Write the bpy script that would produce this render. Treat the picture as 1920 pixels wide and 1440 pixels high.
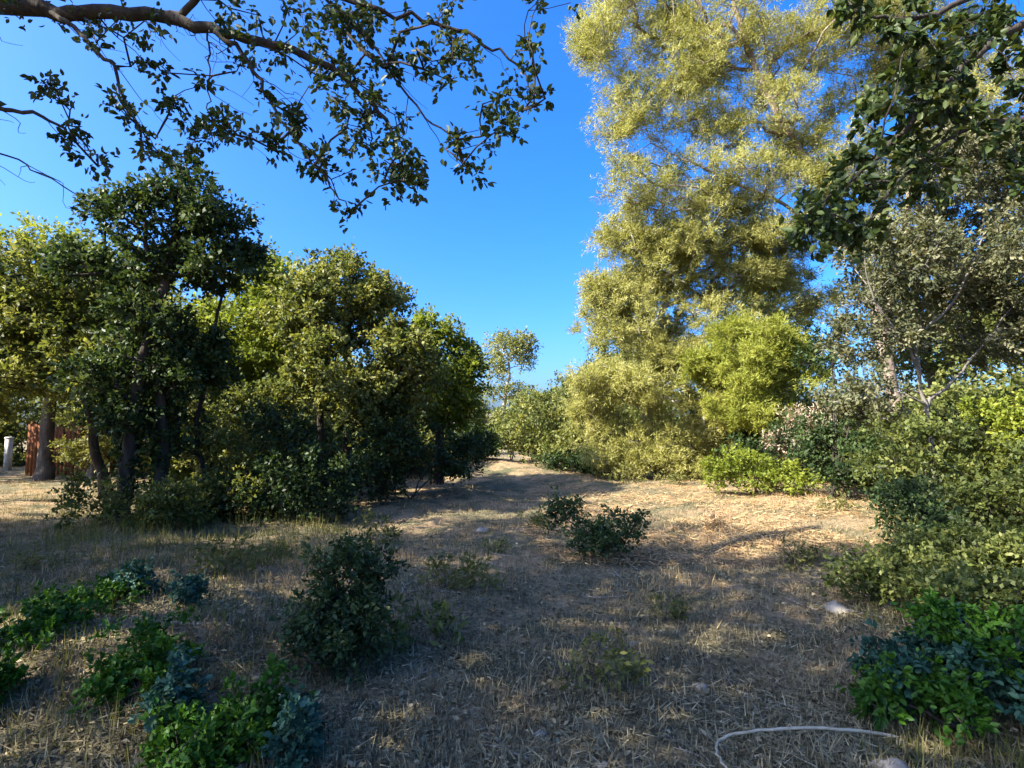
import bpy, math
import numpy as np

for _o in list(bpy.data.objects):
    bpy.data.objects.remove(_o)
SC = bpy.context.scene
COL = SC.collection
R = math.radians

# ------------------------------------------------------------------ camera
CAM_H, PITCH, FPX = 1.6, R(4.365), 1048.0          # focal length in pixels of a 1920 wide frame
cam_d = bpy.data.cameras.new('camera')
cam = bpy.data.objects.new('camera', cam_d); COL.objects.link(cam)
cam.location = (0, 0, CAM_H)
cam.rotation_euler = (R(90) + PITCH, 0, 0)
cam_d.sensor_width = 36.0
cam_d.lens = 36.0 * FPX / 1920.0
cam_d.clip_start, cam_d.clip_end = 0.05, 2000
SC.camera = cam

# ------------------------------------------------------------------ light
SUN_EL, SUN_AZ = R(38), R(-116)                     # azimuth from +Y (view direction) towards +X
w = bpy.data.worlds.new('World'); SC.world = w; w.use_nodes = True
nt = w.node_tree
bg = nt.nodes['Background']
sky = nt.nodes.new('ShaderNodeTexSky'); sky.sky_type = 'NISHITA'
sky.sun_disc = False
sky.sun_elevation = SUN_EL
sky.sun_rotation = SUN_AZ
sky.altitude = 0; sky.air_density = 0.9; sky.dust_density = 3.5; sky.ozone_density = 10.0
hs = nt.nodes.new('ShaderNodeHueSaturation'); hs.inputs['Hue'].default_value = 0.508; hs.inputs['Saturation'].default_value = 1.2
nt.links.new(sky.outputs[0], hs.inputs['Color']); nt.links.new(hs.outputs[0], bg.inputs[0]); bg.inputs[1].default_value = 0.125
sl = bpy.data.lights.new('sun', 'SUN'); sl.energy = 5.0; sl.angle = R(0.5); sl.color = (1.0, 0.93, 0.80)
so = bpy.data.objects.new('sun', sl); COL.objects.link(so)
so.rotation_euler = (R(90) - SUN_EL, 0, -SUN_AZ + math.pi)
so.location = (-20, 4, 30)
SC.view_settings.view_transform = 'Standard'
SC.view_settings.look = 'None'
SC.view_settings.gamma = 1.0
SC.view_settings.use_curve_mapping = False
SC.view_settings.exposure = 2.05
SC.cycles.max_bounces = 8
SC.cycles.transmission_bounces = 6
SC.cycles.diffuse_bounces = 4

# ------------------------------------------------------------------ helpers
rng = np.random.default_rng(7)
CP, SP = math.cos(PITCH), math.sin(PITCH)

def at(px, py, d):
    """World point seen at a photograph pixel when it stands d metres ahead."""
    u, v = (px - 960) / FPX, (720 - py) / FPX
    dx, dy, dz = u, CP - v * SP, SP + v * CP
    t = d / dy
    return np.array([dx * t, d, CAM_H + dz * t])

def norm(a):
    return a / np.maximum(np.linalg.norm(a, axis=-1, keepdims=True), 1e-9)

def ground_z(x, y):
    x = np.asarray(x, float); y = np.asarray(y, float)
    z = 0.05 * np.sin(x * 0.9 + 0.4) * np.cos(y * 0.7) + 0.03 * np.sin(x * 2.3 + y * 1.7) + 0.015 * np.sin(x * 5.1 - y * 4.3)
    z = z + 0.42 * np.exp(-(((x + 0.7) / 2.6) ** 2 + ((y - 20.5) / 1.7) ** 2))
    z = z + 0.25 * np.exp(-(((x - 5.2) / 2.2) ** 2 + ((y - 9.0) / 3.0) ** 2))
    z = z + 0.18 * np.exp(-(((x + 3.4) / 1.3) ** 2 + ((y - 4.0) / 1.2) ** 2))
    return z

def mesh_np(name, verts, quads=None, tris=None, mat=None, attr=None, smooth=False):
    """verts (n,3); quads (m,4); tris (k,3); attr: per-face float 'rnd'."""
    me = bpy.data.meshes.new(name)
    verts = np.asarray(verts, np.float32)
    nq = 0 if quads is None else len(quads); ntr = 0 if tris is None else len(tris)
    me.vertices.add(len(verts)); me.vertices.foreach_set('co', verts.ravel())
    loops, starts, totals = [], [], []
    if nq:
        loops.append(np.asarray(quads, np.int32).ravel()); starts.append(np.arange(nq) * 4); totals.append(np.full(nq, 4))
    if ntr:
        loops.append(np.asarray(tris, np.int32).ravel()); starts.append(nq * 4 + np.arange(ntr) * 3); totals.append(np.full(ntr, 3))
    loops = np.concatenate(loops)
    me.loops.add(len(loops)); me.loops.foreach_set('vertex_index', loops.astype(np.int32))
    me.polygons.add(nq + ntr)
    me.polygons.foreach_set('loop_start', np.concatenate(starts).astype(np.int32))
    me.polygons.foreach_set('loop_total', np.concatenate(totals).astype(np.int32))
    if smooth:
        me.polygons.foreach_set('use_smooth', np.ones(nq + ntr, bool))
    if attr is not None:
        a = me.attributes.new('rnd', 'FLOAT', 'FACE'); a.data.foreach_set('value', np.asarray(attr, np.float32))
    me.update(calc_edges=True)
    if mat: me.materials.append(mat)
    return me

def link(name, me, parent=None, origin=None):
    o = bpy.data.objects.new(name, me); COL.objects.link(o)
    if parent is not None: o.parent = parent
    return o

def tag(o, label, cat, group=None):
    o['label'] = label; o['category'] = cat
    if group: o['group'] = group
    return o

def thing(name, label, cat, loc, group=None):
    o = bpy.data.objects.new(name, None); COL.objects.link(o)
    o.location = [float(v) for v in loc]; o.empty_display_size = 0.2
    return tag(o, label, cat, group)

# ------------------------------------------------------------------ materials
def mat_leaf(name, cols, trans=0.35, rough=0.5, tint=(1.25, 1.15, 0.55), spec=0.2):
    m = bpy.data.materials.new(name); m.use_nodes = True
    t = m.node_tree; t.nodes.clear()
    out = t.nodes.new('ShaderNodeOutputMaterial'); mix = t.nodes.new('ShaderNodeMixShader')
    pb = t.nodes.new('ShaderNodeBsdfPrincipled'); tr = t.nodes.new('ShaderNodeBsdfTranslucent')
    at_ = t.nodes.new('ShaderNodeAttribute'); at_.attribute_name = 'rnd'
    rp = t.nodes.new('ShaderNodeValToRGB')
    el = rp.color_ramp.elements
    for i, c in enumerate(cols):
        p = i / (len(cols) - 1)
        e = el[0] if i == 0 else (el[-1] if i == len(cols) - 1 else el.new(p))
        e.position = p; e.color = (*c, 1)
    t.links.new(at_.outputs['Fac'], rp.inputs[0])
    t.links.new(rp.outputs[0], pb.inputs['Base Color'])
    pb.inputs['Roughness'].default_value = rough
    pb.inputs['Specular IOR Level'].default_value = spec
    mul = t.nodes.new('ShaderNodeMix'); mul.data_type = 'RGBA'; mul.blend_type = 'MULTIPLY'
    mul.inputs[0].default_value = 1.0
    t.links.new(rp.outputs[0], mul.inputs[6]); mul.inputs[7].default_value = (*tint, 1)
    t.links.new(mul.outputs[2], tr.inputs[0])
    mix.inputs[0].default_value = trans
    t.links.new(pb.outputs[0], mix.inputs[1]); t.links.new(tr.outputs[0], mix.inputs[2])
    t.links.new(mix.outputs[0], out.inputs[0])
    return m

def mat_noise(name, cols, scale=8.0, rough=0.9, bump=0.3, bscale=30.0, detail=8.0, stretch=(1, 1, 1), spec=0.15, dist=0.02):
    m = bpy.data.materials.new(name); m.use_nodes = True
    t = m.node_tree; pb = t.nodes['Principled BSDF']
    tc = t.nodes.new('ShaderNodeTexCoord'); mp = t.nodes.new('ShaderNodeMapping'); mp.inputs['Scale'].default_value = stretch
    t.links.new(tc.outputs['Object'], mp.inputs[0])
    n1 = t.nodes.new('ShaderNodeTexNoise'); n1.inputs['Scale'].default_value = scale; n1.inputs['Detail'].default_value = detail
    n1.inputs['Roughness'].default_value = 0.7
    t.links.new(mp.outputs[0], n1.inputs['Vector'])
    rp = t.nodes.new('ShaderNodeValToRGB'); el = rp.color_ramp.elements
    for i, c in enumerate(cols):
        p = 0.28 + 0.44 * i / (len(cols) - 1)
        e = el[0] if i == 0 else (el[-1] if i == len(cols) - 1 else el.new(p))
        e.position = p; e.color = (*c, 1)
    t.links.new(n1.outputs['Fac'], rp.inputs[0]); t.links.new(rp.outputs[0], pb.inputs['Base Color'])
    pb.inputs['Roughness'].default_value = rough; pb.inputs['Specular IOR Level'].default_value = spec
    n2 = t.nodes.new('ShaderNodeTexNoise'); n2.inputs['Scale'].default_value = bscale; n2.inputs['Detail'].default_value = 6
    t.links.new(mp.outputs[0], n2.inputs['Vector'])
    bp = t.nodes.new('ShaderNodeBump'); bp.inputs['Strength'].default_value = bump; bp.inputs['Distance'].default_value = dist
    t.links.new(n2.outputs['Fac'], bp.inputs['Height']); t.links.new(bp.outputs[0], pb.inputs['Normal'])
    return m

M = {}
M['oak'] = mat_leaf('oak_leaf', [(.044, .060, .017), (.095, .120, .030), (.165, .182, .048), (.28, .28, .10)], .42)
M['oak_dark'] = mat_leaf('dark_oak_leaf', [(.014, .027, .010), (.030, .056, .017), (.055, .086, .026), (.11, .14, .05)], .30, .5)  # dark leaf, lowered further to carry the shade under the left trees
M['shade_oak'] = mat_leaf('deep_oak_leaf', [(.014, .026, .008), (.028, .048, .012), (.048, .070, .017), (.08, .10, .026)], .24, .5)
M['lime'] = mat_leaf('lime_leaf', [(.075, .105, .014), (.13, .17, .022), (.19, .23, .03), (.27, .30, .05)], .45)
M['pine'] = mat_leaf('pine_needle', [(.16, .155, .050), (.25, .245, .068), (.33, .32, .092), (.42, .39, .16)], .45, .6, (1.12, 1.12, .6))
M['pine_lime'] = mat_leaf('fresh_pine_needle', [(.13, .15, .022), (.21, .235, .034), (.28, .30, .05), (.35, .36, .08)], .45, .55, (1.15, 1.1, .6))
M['grey'] = mat_leaf('grey_leaf', [(.05, .060, .028), (.092, .10, .046), (.145, .145, .075), (.26, .24, .15)], .30, .65)
M['vivid'] = mat_leaf('vivid_leaf', [(.016, .052, .004), (.028, .084, .006), (.045, .115, .010), (.07, .15, .016)], .28, .5)
M['teal'] = mat_leaf('blue_green_leaf', [(.012, .042, .026), (.024, .070, .044), (.038, .098, .062), (.07, .14, .095)], .26, .55, (1.1, 1.1, .8))
M['rust'] = mat_leaf('rust_leaf', [(.05, .018, .006), (.10, .036, .010), (.15, .06, .016), (.20, .11, .03)], .26, .7, (1.2, .9, .6))
M['dry'] = mat_leaf('dry_leaf', [(.16, .11, .065), (.28, .21, .13), (.40, .32, .22), (.50, .43, .33)], .22, .8, (1.1, .95, .7), .1)
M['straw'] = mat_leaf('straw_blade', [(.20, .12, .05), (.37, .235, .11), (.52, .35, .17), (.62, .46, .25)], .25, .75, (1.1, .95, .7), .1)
M['litter'] = mat_leaf('litter_piece', [(.055, .045, .024), (.138, .116, .062), (.25, .208, .115), (.43, .36, .21)], .12, .85, (1.1, .95, .7), .1)
M['grass'] = mat_leaf('grass_blade', [(.065, .080, .016), (.115, .125, .028), (.17, .165, .05), (.28, .23, .10)], .34, .6)
M['bark'] = mat_noise('bark', [(.030, .024, .019), (.075, .062, .050), (.15, .13, .105)], 9, .95, .7, 38, 8, (1, 1, .22))
M['bark_dark'] = mat_noise('dark_bark', [(.016, .013, .010), (.040, .033, .026), (.08, .068, .055)], 9, .95, .7, 38, 8, (1, 1, .22))
M['bark_pale'] = mat_noise('pale_bark', [(.16, .14, .115), (.30, .27, .23), (.42, .38, .33)], 7, .9, .5, 30, 8, (1, 1, .25))
M['bark_grey'] = mat_noise('grey_bark', [(.07, .062, .052), (.14, .125, .105), (.22, .20, .17)], 7, .9, .5, 30, 8, (1, 1, .25))
M['bark_pine'] = mat_noise('pine_bark', [(.09, .065, .05), (.20, .155, .12), (.34, .28, .22)], 7, .9, .6, 30, 8, (1, 1, .3))
M['stone'] = mat_noise('stone', [(.15, .13, .10), (.25, .22, .17), (.36, .32, .25)], 6, .85, .4, 22)
M['white'] = mat_noise('white_render', [(.62, .60, .56), (.74, .72, .68), (.80, .78, .74)], 2.5, .85, .15, 40)
M['post'] = mat_noise('weathered_post', [(.26, .23, .18), (.46, .43, .37), (.62, .59, .53)], 5, .9, .3, 25)
M['tile'] = mat_noise('roof_tile', [(.20, .085, .05), (.32, .14, .08), (.42, .22, .13)], 3, .85, .4, 12)
M['wood'] = mat_noise('door_wood', [(.05, .035, .025), (.09, .065, .045)], 6, .7, .3, 25, 8, (1, 1, .15))
M['rust_wood'] = mat_noise('rust_wood', [(.06, .022, .009), (.115, .042, .015), (.17, .07, .026)], 5, .85, .4, 25, 8, (1, 1, .12))
M['glass'] = mat_noise('dark_glass', [(.02, .025, .03), (.03, .035, .04)], 2, .12, 0, 5, spec=.5)
M['cane'] = mat_noise('dry_cane', [(.24, .19, .12), (.36, .30, .20), (.46, .40, .29)], 20, .7, .2, 60)

# ------------------------------------------------------------------ generators
def tube(path, rad, sides=6, seed=0):
    """Tapered tube along a polyline -> verts, quads."""
    p = np.asarray(path, float); r = np.asarray(rad, float); n = len(p)
    tan = np.empty_like(p); tan[1:-1] = p[2:] - p[:-2]; tan[0] = p[1] - p[0]; tan[-1] = p[-1] - p[-2]
    tan = norm(tan)
    ref = np.array([0.31, 0.17, 0.93]) if abs(tan[0][2]) < .85 else np.array([1., .1, .05])
    u = norm(np.cross(tan, ref)); v = np.cross(tan, u)
    a = np.arange(sides) / sides * 2 * math.pi
    ring = p[:, None] + r[:, None, None] * (np.cos(a)[None, :, None] * u[:, None] + np.sin(a)[None, :, None] * v[:, None])
    V = np.vstack([ring.reshape(-1, 3), p[-1:] + tan[-1:] * r[-1]])
    i = np.arange(n - 1)[:, None] * sides; k = np.arange(sides)[None]; k2 = (k + 1) % sides
    Q = np.stack([i + k, i + k2, i + sides + k2, i + sides + k], -1).reshape(-1, 4)
    kk = np.arange(sides); b = (n - 1) * sides
    T = np.stack([b + kk, b + (kk + 1) % sides, np.full(sides, n * sides)], -1)
    return V, Q, T

class Geo:
    def __init__(s): s.V, s.Q, s.T, s.n = [], [], [], 0
    def add(s, V, Q=None, T=None):
        s.V.append(V)
        if Q is not None and len(Q): s.Q.append(Q + s.n)
        if T is not None and len(T): s.T.append(T + s.n)
        s.n += len(V)
    def mesh(s, name, mat, smooth=True, off=None):
        V = np.vstack(s.V)
        if off is not None: V = V - np.asarray(off)
        return mesh_np(name, V, np.vstack(s.Q) if s.Q else None, np.vstack(s.T) if s.T else None, mat, None, smooth)

def wobble(pts, n, amp, rg):
    """Resample a rough polyline smoothly (Catmull-Rom) with a little waywardness."""
    p = np.asarray(pts, float)
    pp = np.vstack([2 * p[0] - p[1], p, 2 * p[-1] - p[-2]])
    out = []
    m = len(p) - 1
    for t in np.linspace(0, m, n):
        i = min(int(t), m - 1); f = t - i
        a, b, c, d = pp[i], pp[i + 1], pp[i + 2], pp[i + 3]
        out.append(.5 * ((2 * b) + (c - a) * f + (2 * a - 5 * b + 4 * c - d) * f * f + (3 * b - a - 3 * c + d) * f ** 3))
    out = np.array(out)
    j = rg.normal(0, amp, out.shape); j[0] = 0
    return out + j

def skeleton(trunks, targets, step, rg, rise=.10, up_pen=1.2):
    """Grow branches from trunk polylines to the leaf clump centres."""
    tot = sum(len(t) for t in trunks) + 1
    P = np.zeros((tot + len(targets) * 40 + 10, 3)); par = []; trunk_id = []; n = 0
    for ti, t in enumerate(trunks):
        for k, q in enumerate(t):
            P[n] = q; par.append(-1 if k == 0 else n - 1); trunk_id.append(ti); n += 1
    n0 = n
    tg = np.asarray(targets)
    dist = np.min(np.linalg.norm(tg[:, None] - P[None, :n0], axis=2), axis=1)
    tips = np.zeros(len(tg), int)
    for i in np.argsort(dist):
        t = tg[i]
        d = np.linalg.norm(P[:n] - t, axis=1) + up_pen * np.maximum(0, P[:n, 2] - t[2] + .05)
        d[:n0] += .15
        b = int(np.argmin(d)); L = np.linalg.norm(P[b] - t)
        k = min(max(1, int(L / step)), 30)
        o = P[b].copy(); side = rg.normal(0, .09 * L, 3); side[2] = abs(side[2]) * .5 + rise * L
        prev = b
        for j in range(1, k + 1):
            f = j / k
            P[n] = o + (t - o) * f + side * math.sin(math.pi * f) * .8
            par.append(prev); trunk_id.append(-1); prev = n; n += 1
        tips[i] = prev
    P = P[:n]; par = np.array(par); trunk_id = np.array(trunk_id)
    cnt = np.zeros(n); cnt[tips] += 1
    for i in range(n - 1, -1, -1):
        if par[i] >= 0: cnt[par[i]] += max(cnt[i], 0)
    return P, par, trunk_id, np.maximum(cnt, 1), tips

def branch_paths(P, par, trunk_id, cnt, r_tip, power=.5):
    """Split the non-trunk skeleton into tapering paths grouped by limb root."""
    n = len(P); kids = [[] for _ in range(n)]
    for i in range(n):
        if par[i] >= 0 and trunk_id[i] < 0: kids[par[i]].append(i)
    limbs = {}
    root_of = {}
    for i in range(n):
        if trunk_id[i] >= 0: continue
        root_of[i] = i if trunk_id[par[i]] >= 0 else root_of[par[i]]
    done = set()
    starts = [i for i in range(n) if trunk_id[i] < 0 and trunk_id[par[i]] >= 0]
    stack = list(starts)
    while stack:
        s = stack.pop()
        path = [par[s], s]; c = s
        while True:
            ks = kids[c]
            if not ks: break
            ks = sorted(ks, key=lambda q: -cnt[q]); stack.extend(ks[1:]); c = ks[0]; path.append(c)
        rad = r_tip * cnt[path] ** power; rad[0] = rad[1] * 1.15
        limbs.setdefault(root_of[s], []).append((P[path], rad))
    return limbs, root_of

def leaf_mesh(name, pos, dirs, nrm, L, W, rnd, mat, kind='quad', off=None):
    n = len(pos); dirs = norm(dirs)
    s = norm(np.cross(nrm, dirs)); nn = np.cross(dirs, s)
    L = np.broadcast_to(L, n)[:, None]; W = np.broadcast_to(W, n)[:, None]
    if off is not None: pos = pos - np.asarray(off)
    i = np.arange(n)
    if kind == 'tri':
        V = np.stack([pos - s * W * .5, pos + s * W * .5, pos + dirs * L], 1).reshape(-1, 3)
        return mesh_np(name, V, None, np.stack([i * 3, i * 3 + 1, i * 3 + 2], 1), mat, rnd)
    if kind == 'quad':
        mid = pos + dirs * L * .48 + nn * W * .16
        V = np.stack([pos, mid + s * W * .5, pos + dirs * L - nn * L * .08, mid - s * W * .5], 1).reshape(-1, 3)
        return mesh_np(name, V, np.stack([i * 4 + k for k in range(4)], 1), None, mat, rnd)
    f = nn * W * .18
    V = np.stack([pos, pos + dirs * L * .30 + s * W * .46 + f, pos + dirs * L * .66 + s * W * .40 + f * .8,
                  pos + dirs * L - nn * L * .10, pos + dirs * L * .66 - s * W * .40 + f * .8, pos + dirs * L * .30 - s * W * .46 + f], 1).reshape(-1, 3)
    q = np.vstack([np.stack([i * 6, i * 6 + 1, i * 6 + 2, i * 6 + 3], 1), np.stack([i * 6, i * 6 + 3, i * 6 + 4, i * 6 + 5], 1)])
    return mesh_np(name, V, q, None, mat, np.concatenate([rnd, rnd]))

def clump_leaves(C, out, rc, nl, leaf, rg, twigs=6, up=.35, mode='leaf', tone=.5):
    """Leaves on short twigs radiating from every clump centre C."""
    k = len(C)
    nl = np.asarray(np.broadcast_to(nl, k)); rc = np.broadcast_to(rc, k)
    idx = np.repeat(np.arange(k), nl); n = len(idx)
    tw = norm(rg.normal(size=(k, twigs, 3)) + .55 * out[:, None] + np.array([0, 0, up]))
    tl = rg.uniform(.55, 1.15, (k, twigs))
    ti = rg.integers(0, twigs, n); td = tw[idx, ti]
    f = rg.uniform(.12, 1, n) ** .75
    pos = C[idx] + td * (f * tl[idx, ti] * rc[idx])[:, None] + rg.normal(size=(n, 3)) * (rc[idx] * .10)[:, None]
    if mode == 'needle':
        dirs = norm(td * .8 + rg.normal(size=(n, 3)) * .75 + np.array([0, 0, .15])); nr = norm(rg.normal(size=(n, 3)))
    else:
        dirs = norm(td + rg.normal(size=(n, 3)) * .65 - np.array([0, 0, .12]))
        nr = norm(rg.normal(size=(n, 3)) * .75 + np.array([0, 0, .75]) + .3 * out[idx])
    ct = rg.beta(2, 2, k)
    rnd = np.clip(tone + (ct[idx] - .5) * .85 + rg.normal(0, .16, n), 0, 1)  # wide per-clump tone paints sunlit and shaded patches into the leaf colour
    Ls = leaf * rg.uniform(.65, 1.25, n)
    return pos, dirs, nr, Ls, rnd

def sample_lobes(lobes, n, rg, inner=.45, zmin=None, sub=8):
    """Clump centres over a union of ellipsoids (centre, radii, weight)."""
    if sub:
        L2 = []
        for l in lobes:
            c, r = np.asarray(l[0]), np.asarray(l[1]); wg = l[2] if len(l) > 2 else 1
            L2.append((c, r * .74, wg * .7))
            for q in range(sub):
                d = norm(rg.normal(size=3)); sz = rg.uniform(.28, .50)
                L2.append((c + d * r * (1.12 - sz * .75), r * sz * [1, 1, .85], wg))
        lobes = L2
    a = np.array([(l[1][0] * l[1][2] + l[1][1] * l[1][2] + l[1][0] * l[1][1]) * (l[2] if len(l) > 2 else 1) for l in lobes])
    ks = np.maximum(1, np.round(a / a.sum() * n)).astype(int)
    C, O = [], []
    for l, k in zip(lobes, ks):
        d = norm(rg.normal(size=(k, 3)))
        r = inner + (1 - inner) * rg.random(k) ** .55
        r = r * (1 + .16 * np.sin(d[:, 0] * 5 + l[0][0] * 3) * np.sin(d[:, 2] * 6 + l[0][2] * 2 + d[:, 1] * 4))
        c = np.asarray(l[0]) + d * r[:, None] * np.asarray(l[1])
        C.append(c); O.append(d)
    C = np.vstack(C); O = np.vstack(O)
    g = ground_z(C[:, 0], C[:, 1]) + (.12 if zmin is None else zmin)
    C[:, 2] = np.where(C[:, 2] < g, g + rg.random(len(C)) * .25, C[:, 2])
    return C, O

def plant(name, label, cat, base, trunks, trunk_r, lobes, n_clumps, nl, rc, leaf, lw, mat, bark, seed, group=None,
          mode='leaf', kind='quad', step=.35, r_tip=.006, inner=.45, twigs=6, tone=.5, limb_min=6, trunk_name='trunk',
          crown_name='crown', up=.35, zmin=None, rise=.10, ivy=0, sub=8):
    """One tree or shrub: Empty at the base > trunk(s), limbs, crown."""
    rg = np.random.default_rng(seed)
    root = thing(name, label, cat, base, group)
    C, O = sample_lobes(lobes, n_clumps, rg, inner, zmin, sub)
    tr = [wobble(t, max(6, int(np.linalg.norm(np.diff(np.asarray(t), axis=0), axis=1).sum() / .22)), .012 + trunk_r[i] * .08, rg) for i, t in enumerate(trunks)]
    P, par, tid, cnt, tips = skeleton(tr, C, step, rg, rise)
    limbs, ro = branch_paths(P, par, tid, cnt, r_tip)
    small = {i: Geo() for i in range(len(tr))}
    t_rad = np.concatenate([trunk_r[i] * (1 - np.linspace(0, 1, len(t_)) * .72) for i, t_ in enumerate(tr)])
    for i, t in enumerate(tr):
        f = np.linspace(0, 1, len(t))
        rad = trunk_r[i] * (1 - f * .72); rad[0] *= 1.5
        if len(rad) > 1: rad[1] *= 1.22
        t2 = t.copy(); t2[0, 2] -= .12
        small[i].add(*tube(t2, rad, 9 if trunk_r[i] > .06 else 6))
    for rt, paths in limbs.items():
        big = cnt[rt] >= limb_min
        g = Geo() if big else small[tid[par[rt]]]
        for p, r in paths:
            r = np.minimum(r, .62 * t_rad[par[rt]])
            g.add(*tube(p, r, 6 if r[0] > .02 else (4 if r[0] > .008 else 3)))
        if big: link('limb', g.mesh('limb', bark, True, base), root)
    for i in small:
        link(trunk_name, small[i].mesh(trunk_name, bark, True, base), root)
    nls = np.maximum(3, rg.normal(nl, nl * .3, len(C)).astype(int))
    pos, dirs, nr, Ls, rnd = clump_leaves(C, O, rc * rg.uniform(.7, 1.3, len(C)), nls, leaf, rg, twigs, up, mode, tone)
    g = ground_z(pos[:, 0], pos[:, 1]) + .01
    pos[:, 2] = np.maximum(pos[:, 2], g)
    cr = link(crown_name, leaf_mesh(crown_name, pos, dirs, nr, Ls, Ls * lw, rnd, mat, kind, base), root)
    cr['kind'] = 'stuff'
    if ivy:
        tp = np.vstack([t_[(t_[:, 2] - base[2] < ivy)] for t_ in tr])
        Ci = np.repeat(tp, 5, 0) + rg.normal(0, .11, (len(tp) * 5, 3))
        pos, dirs, nr, Ls, rnd = clump_leaves(Ci, norm(rg.normal(size=Ci.shape)), .16, 20, .06, rg, 5, 0, 'leaf', .35)
        pos[:, 2] = np.maximum(pos[:, 2], ground_z(pos[:, 0], pos[:, 1]) + .01)
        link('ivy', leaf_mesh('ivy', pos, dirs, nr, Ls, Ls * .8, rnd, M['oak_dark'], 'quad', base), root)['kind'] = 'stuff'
    return root, cr

def lob(px, py, d, rx, ry, depth=None, wgt=1.0):
    """Ellipsoid lobe: centre from picture position and distance, radii given in picture pixels at that distance."""
    s = d / FPX
    return (at(px, py, d), (rx * s, (depth if depth else (rx + ry) * .5 * s), ry * s), wgt)

def gpt(px, d, dz=0.0):
    x = (px - 960) / FPX * d
    return np.array([x, d, float(ground_z(x, d)) + dz])

exec_order = []
# ------------------------------------------------------------------ ground
def axis(lo, hi, fine_lo, fine_hi, st):
    a = list(np.arange(fine_lo, fine_hi + 1e-6, st)); s = st; v = fine_hi
    while v < hi: s *= 1.35; v += s; a.append(min(v, hi))
    s = st; v = fine_lo
    while v > lo: s *= 1.35; v -= s; a.insert(0, max(v, lo))
    return np.array(a)
gx = axis(-600, 600, -9, 9, .16); gy = axis(-300, 900, .5, 24, .16)
X, Y = np.meshgrid(gx, gy)
fine = (np.abs(X) < 10) & (Y > 0) & (Y < 25)
Zg = ground_z(X, Y) + np.where(fine, rng.normal(0, .008, X.shape), 0)
nx, ny = len(gx), len(gy)
ii = (np.arange(ny - 1)[:, None] * nx + np.arange(nx - 1)[None]).ravel()
me = mesh_np('ground', np.stack([X.ravel(), Y.ravel(), Zg.ravel()], 1), np.stack([ii, ii + 1, ii + nx + 1, ii + nx], 1), None, None, None, True)
gm = bpy.data.materials.new('dry_soil'); gm.use_nodes = True
t = gm.node_tree; pb = t.nodes['Principled BSDF']
tc = t.nodes.new('ShaderNodeTexCoord')
def noise(sc, det=8, rough=.65):
    n = t.nodes.new('ShaderNodeTexNoise'); n.inputs['Scale'].default_value = sc; n.inputs['Detail'].default_value = det
    n.inputs['Roughness'].default_value = rough; t.links.new(tc.outputs['Object'], n.inputs['Vector']); return n
def ramp(src, stops):
    r = t.nodes.new('ShaderNodeValToRGB'); el = r.color_ramp.elements
    for i, (p, c) in enumerate(stops):
        e = el[0] if i == 0 else (el[-1] if i == len(stops) - 1 else el.new(p)); e.position = p; e.color = (*c, 1)
    t.links.new(src, r.inputs[0]); return r
def mixc(f, a, b):
    m = t.nodes.new('ShaderNodeMix'); m.data_type = 'RGBA'
    t.links.new(f, m.inputs[0]); t.links.new(a, m.inputs[6]); t.links.new(b, m.inputs[7]); return m
fineN = noise(26, 10, .75); patch = noise(.55, 5, .6); patch2 = noise(1.7, 6, .6)
straw = ramp(fineN.outputs[0], [(.28, (.13, .085, .045)), (.5, (.31, .21, .115)), (.72, (.46, .34, .20))])
soil = ramp(fineN.outputs[0], [(.28, (.045, .038, .022)), (.5, (.14, .12, .070)), (.75, (.28, .24, .145))])
moss = ramp(fineN.outputs[0], [(.28, (.035, .038, .018)), (.5, (.085, .085, .045)), (.75, (.18, .165, .10))])
f1 = ramp(patch.outputs[0], [(.42, (0, 0, 0)), (.60, (1, 1, 1))])
f2 = ramp(patch2.outputs[0], [(.47, (0, 0, 0)), (.62, (1, 1, 1))])
m1 = mixc(f1.outputs[0], soil.outputs[0], straw.outputs[0]); m2 = mixc(f2.outputs[0], m1.outputs[2], moss.outputs[0])
t.links.new(m2.outputs[2], pb.inputs['Base Color']); pb.inputs['Roughness'].default_value = .95; pb.inputs['Specular IOR Level'].default_value = .1
bp = t.nodes.new('ShaderNodeBump'); bp.inputs['Strength'].default_value = .8; bp.inputs['Distance'].default_value = .03
t.links.new(fineN.outputs[0], bp.inputs['Height']); t.links.new(bp.outputs[0], pb.inputs['Normal'])
me.materials.append(gm)
o = link('ground', me); o['kind'] = 'structure'

# ------------------------------------------------------------------ oaks on the left
S9 = 9 / FPX
b = gpt(235, 9.2)
plant('ivy_clad_oak', 'dark leaning oak with two ivy-clad stems and a peaked crown above the clearing', 'tree', b,
      [[b, at(240, 850, 9.1), at(262, 700, 9.0), at(300, 560, 8.9), at(330, 440, 8.9), at(335, 345, 8.9)],
       [b + [.48, .15, 0], at(305, 850, 9.3), at(300, 720, 9.2), at(285, 600, 9.2), at(215, 520, 9.2)],
       [b + [1.15, .6, 0], at(372, 820, 9.9), at(385, 700, 9.8), at(410, 580, 9.7), at(440, 500, 9.6)]],
      [.13, .11, .055],
      [lob(325, 405, 8.9, 90, 55, .7), lob(335, 345, 8.9, 30, 42, .35), lob(190, 400, 9.0, 32, 30, .3, 1.2), lob(405, 400, 8.9, 48, 48, .5),
       lob(250, 500, 9.2, 115, 55, .9), lob(400, 490, 9.2, 80, 55, .8),
       lob(280, 650, 9.1, 105, 85, .8, 1.2), lob(370, 700, 9.4, 60, 60, .5), lob(190, 730, 9.2, 50, 60, .5, .8), lob(235, 780, 9.1, 38, 90, .35, .9), lob(300, 800, 9.3, 35, 80, .35, .8)],
      720, 52, .26, .085, .62, M['oak_dark'], M['bark_dark'], 11, r_tip=.007, tone=.48, ivy=2.6)

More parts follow.
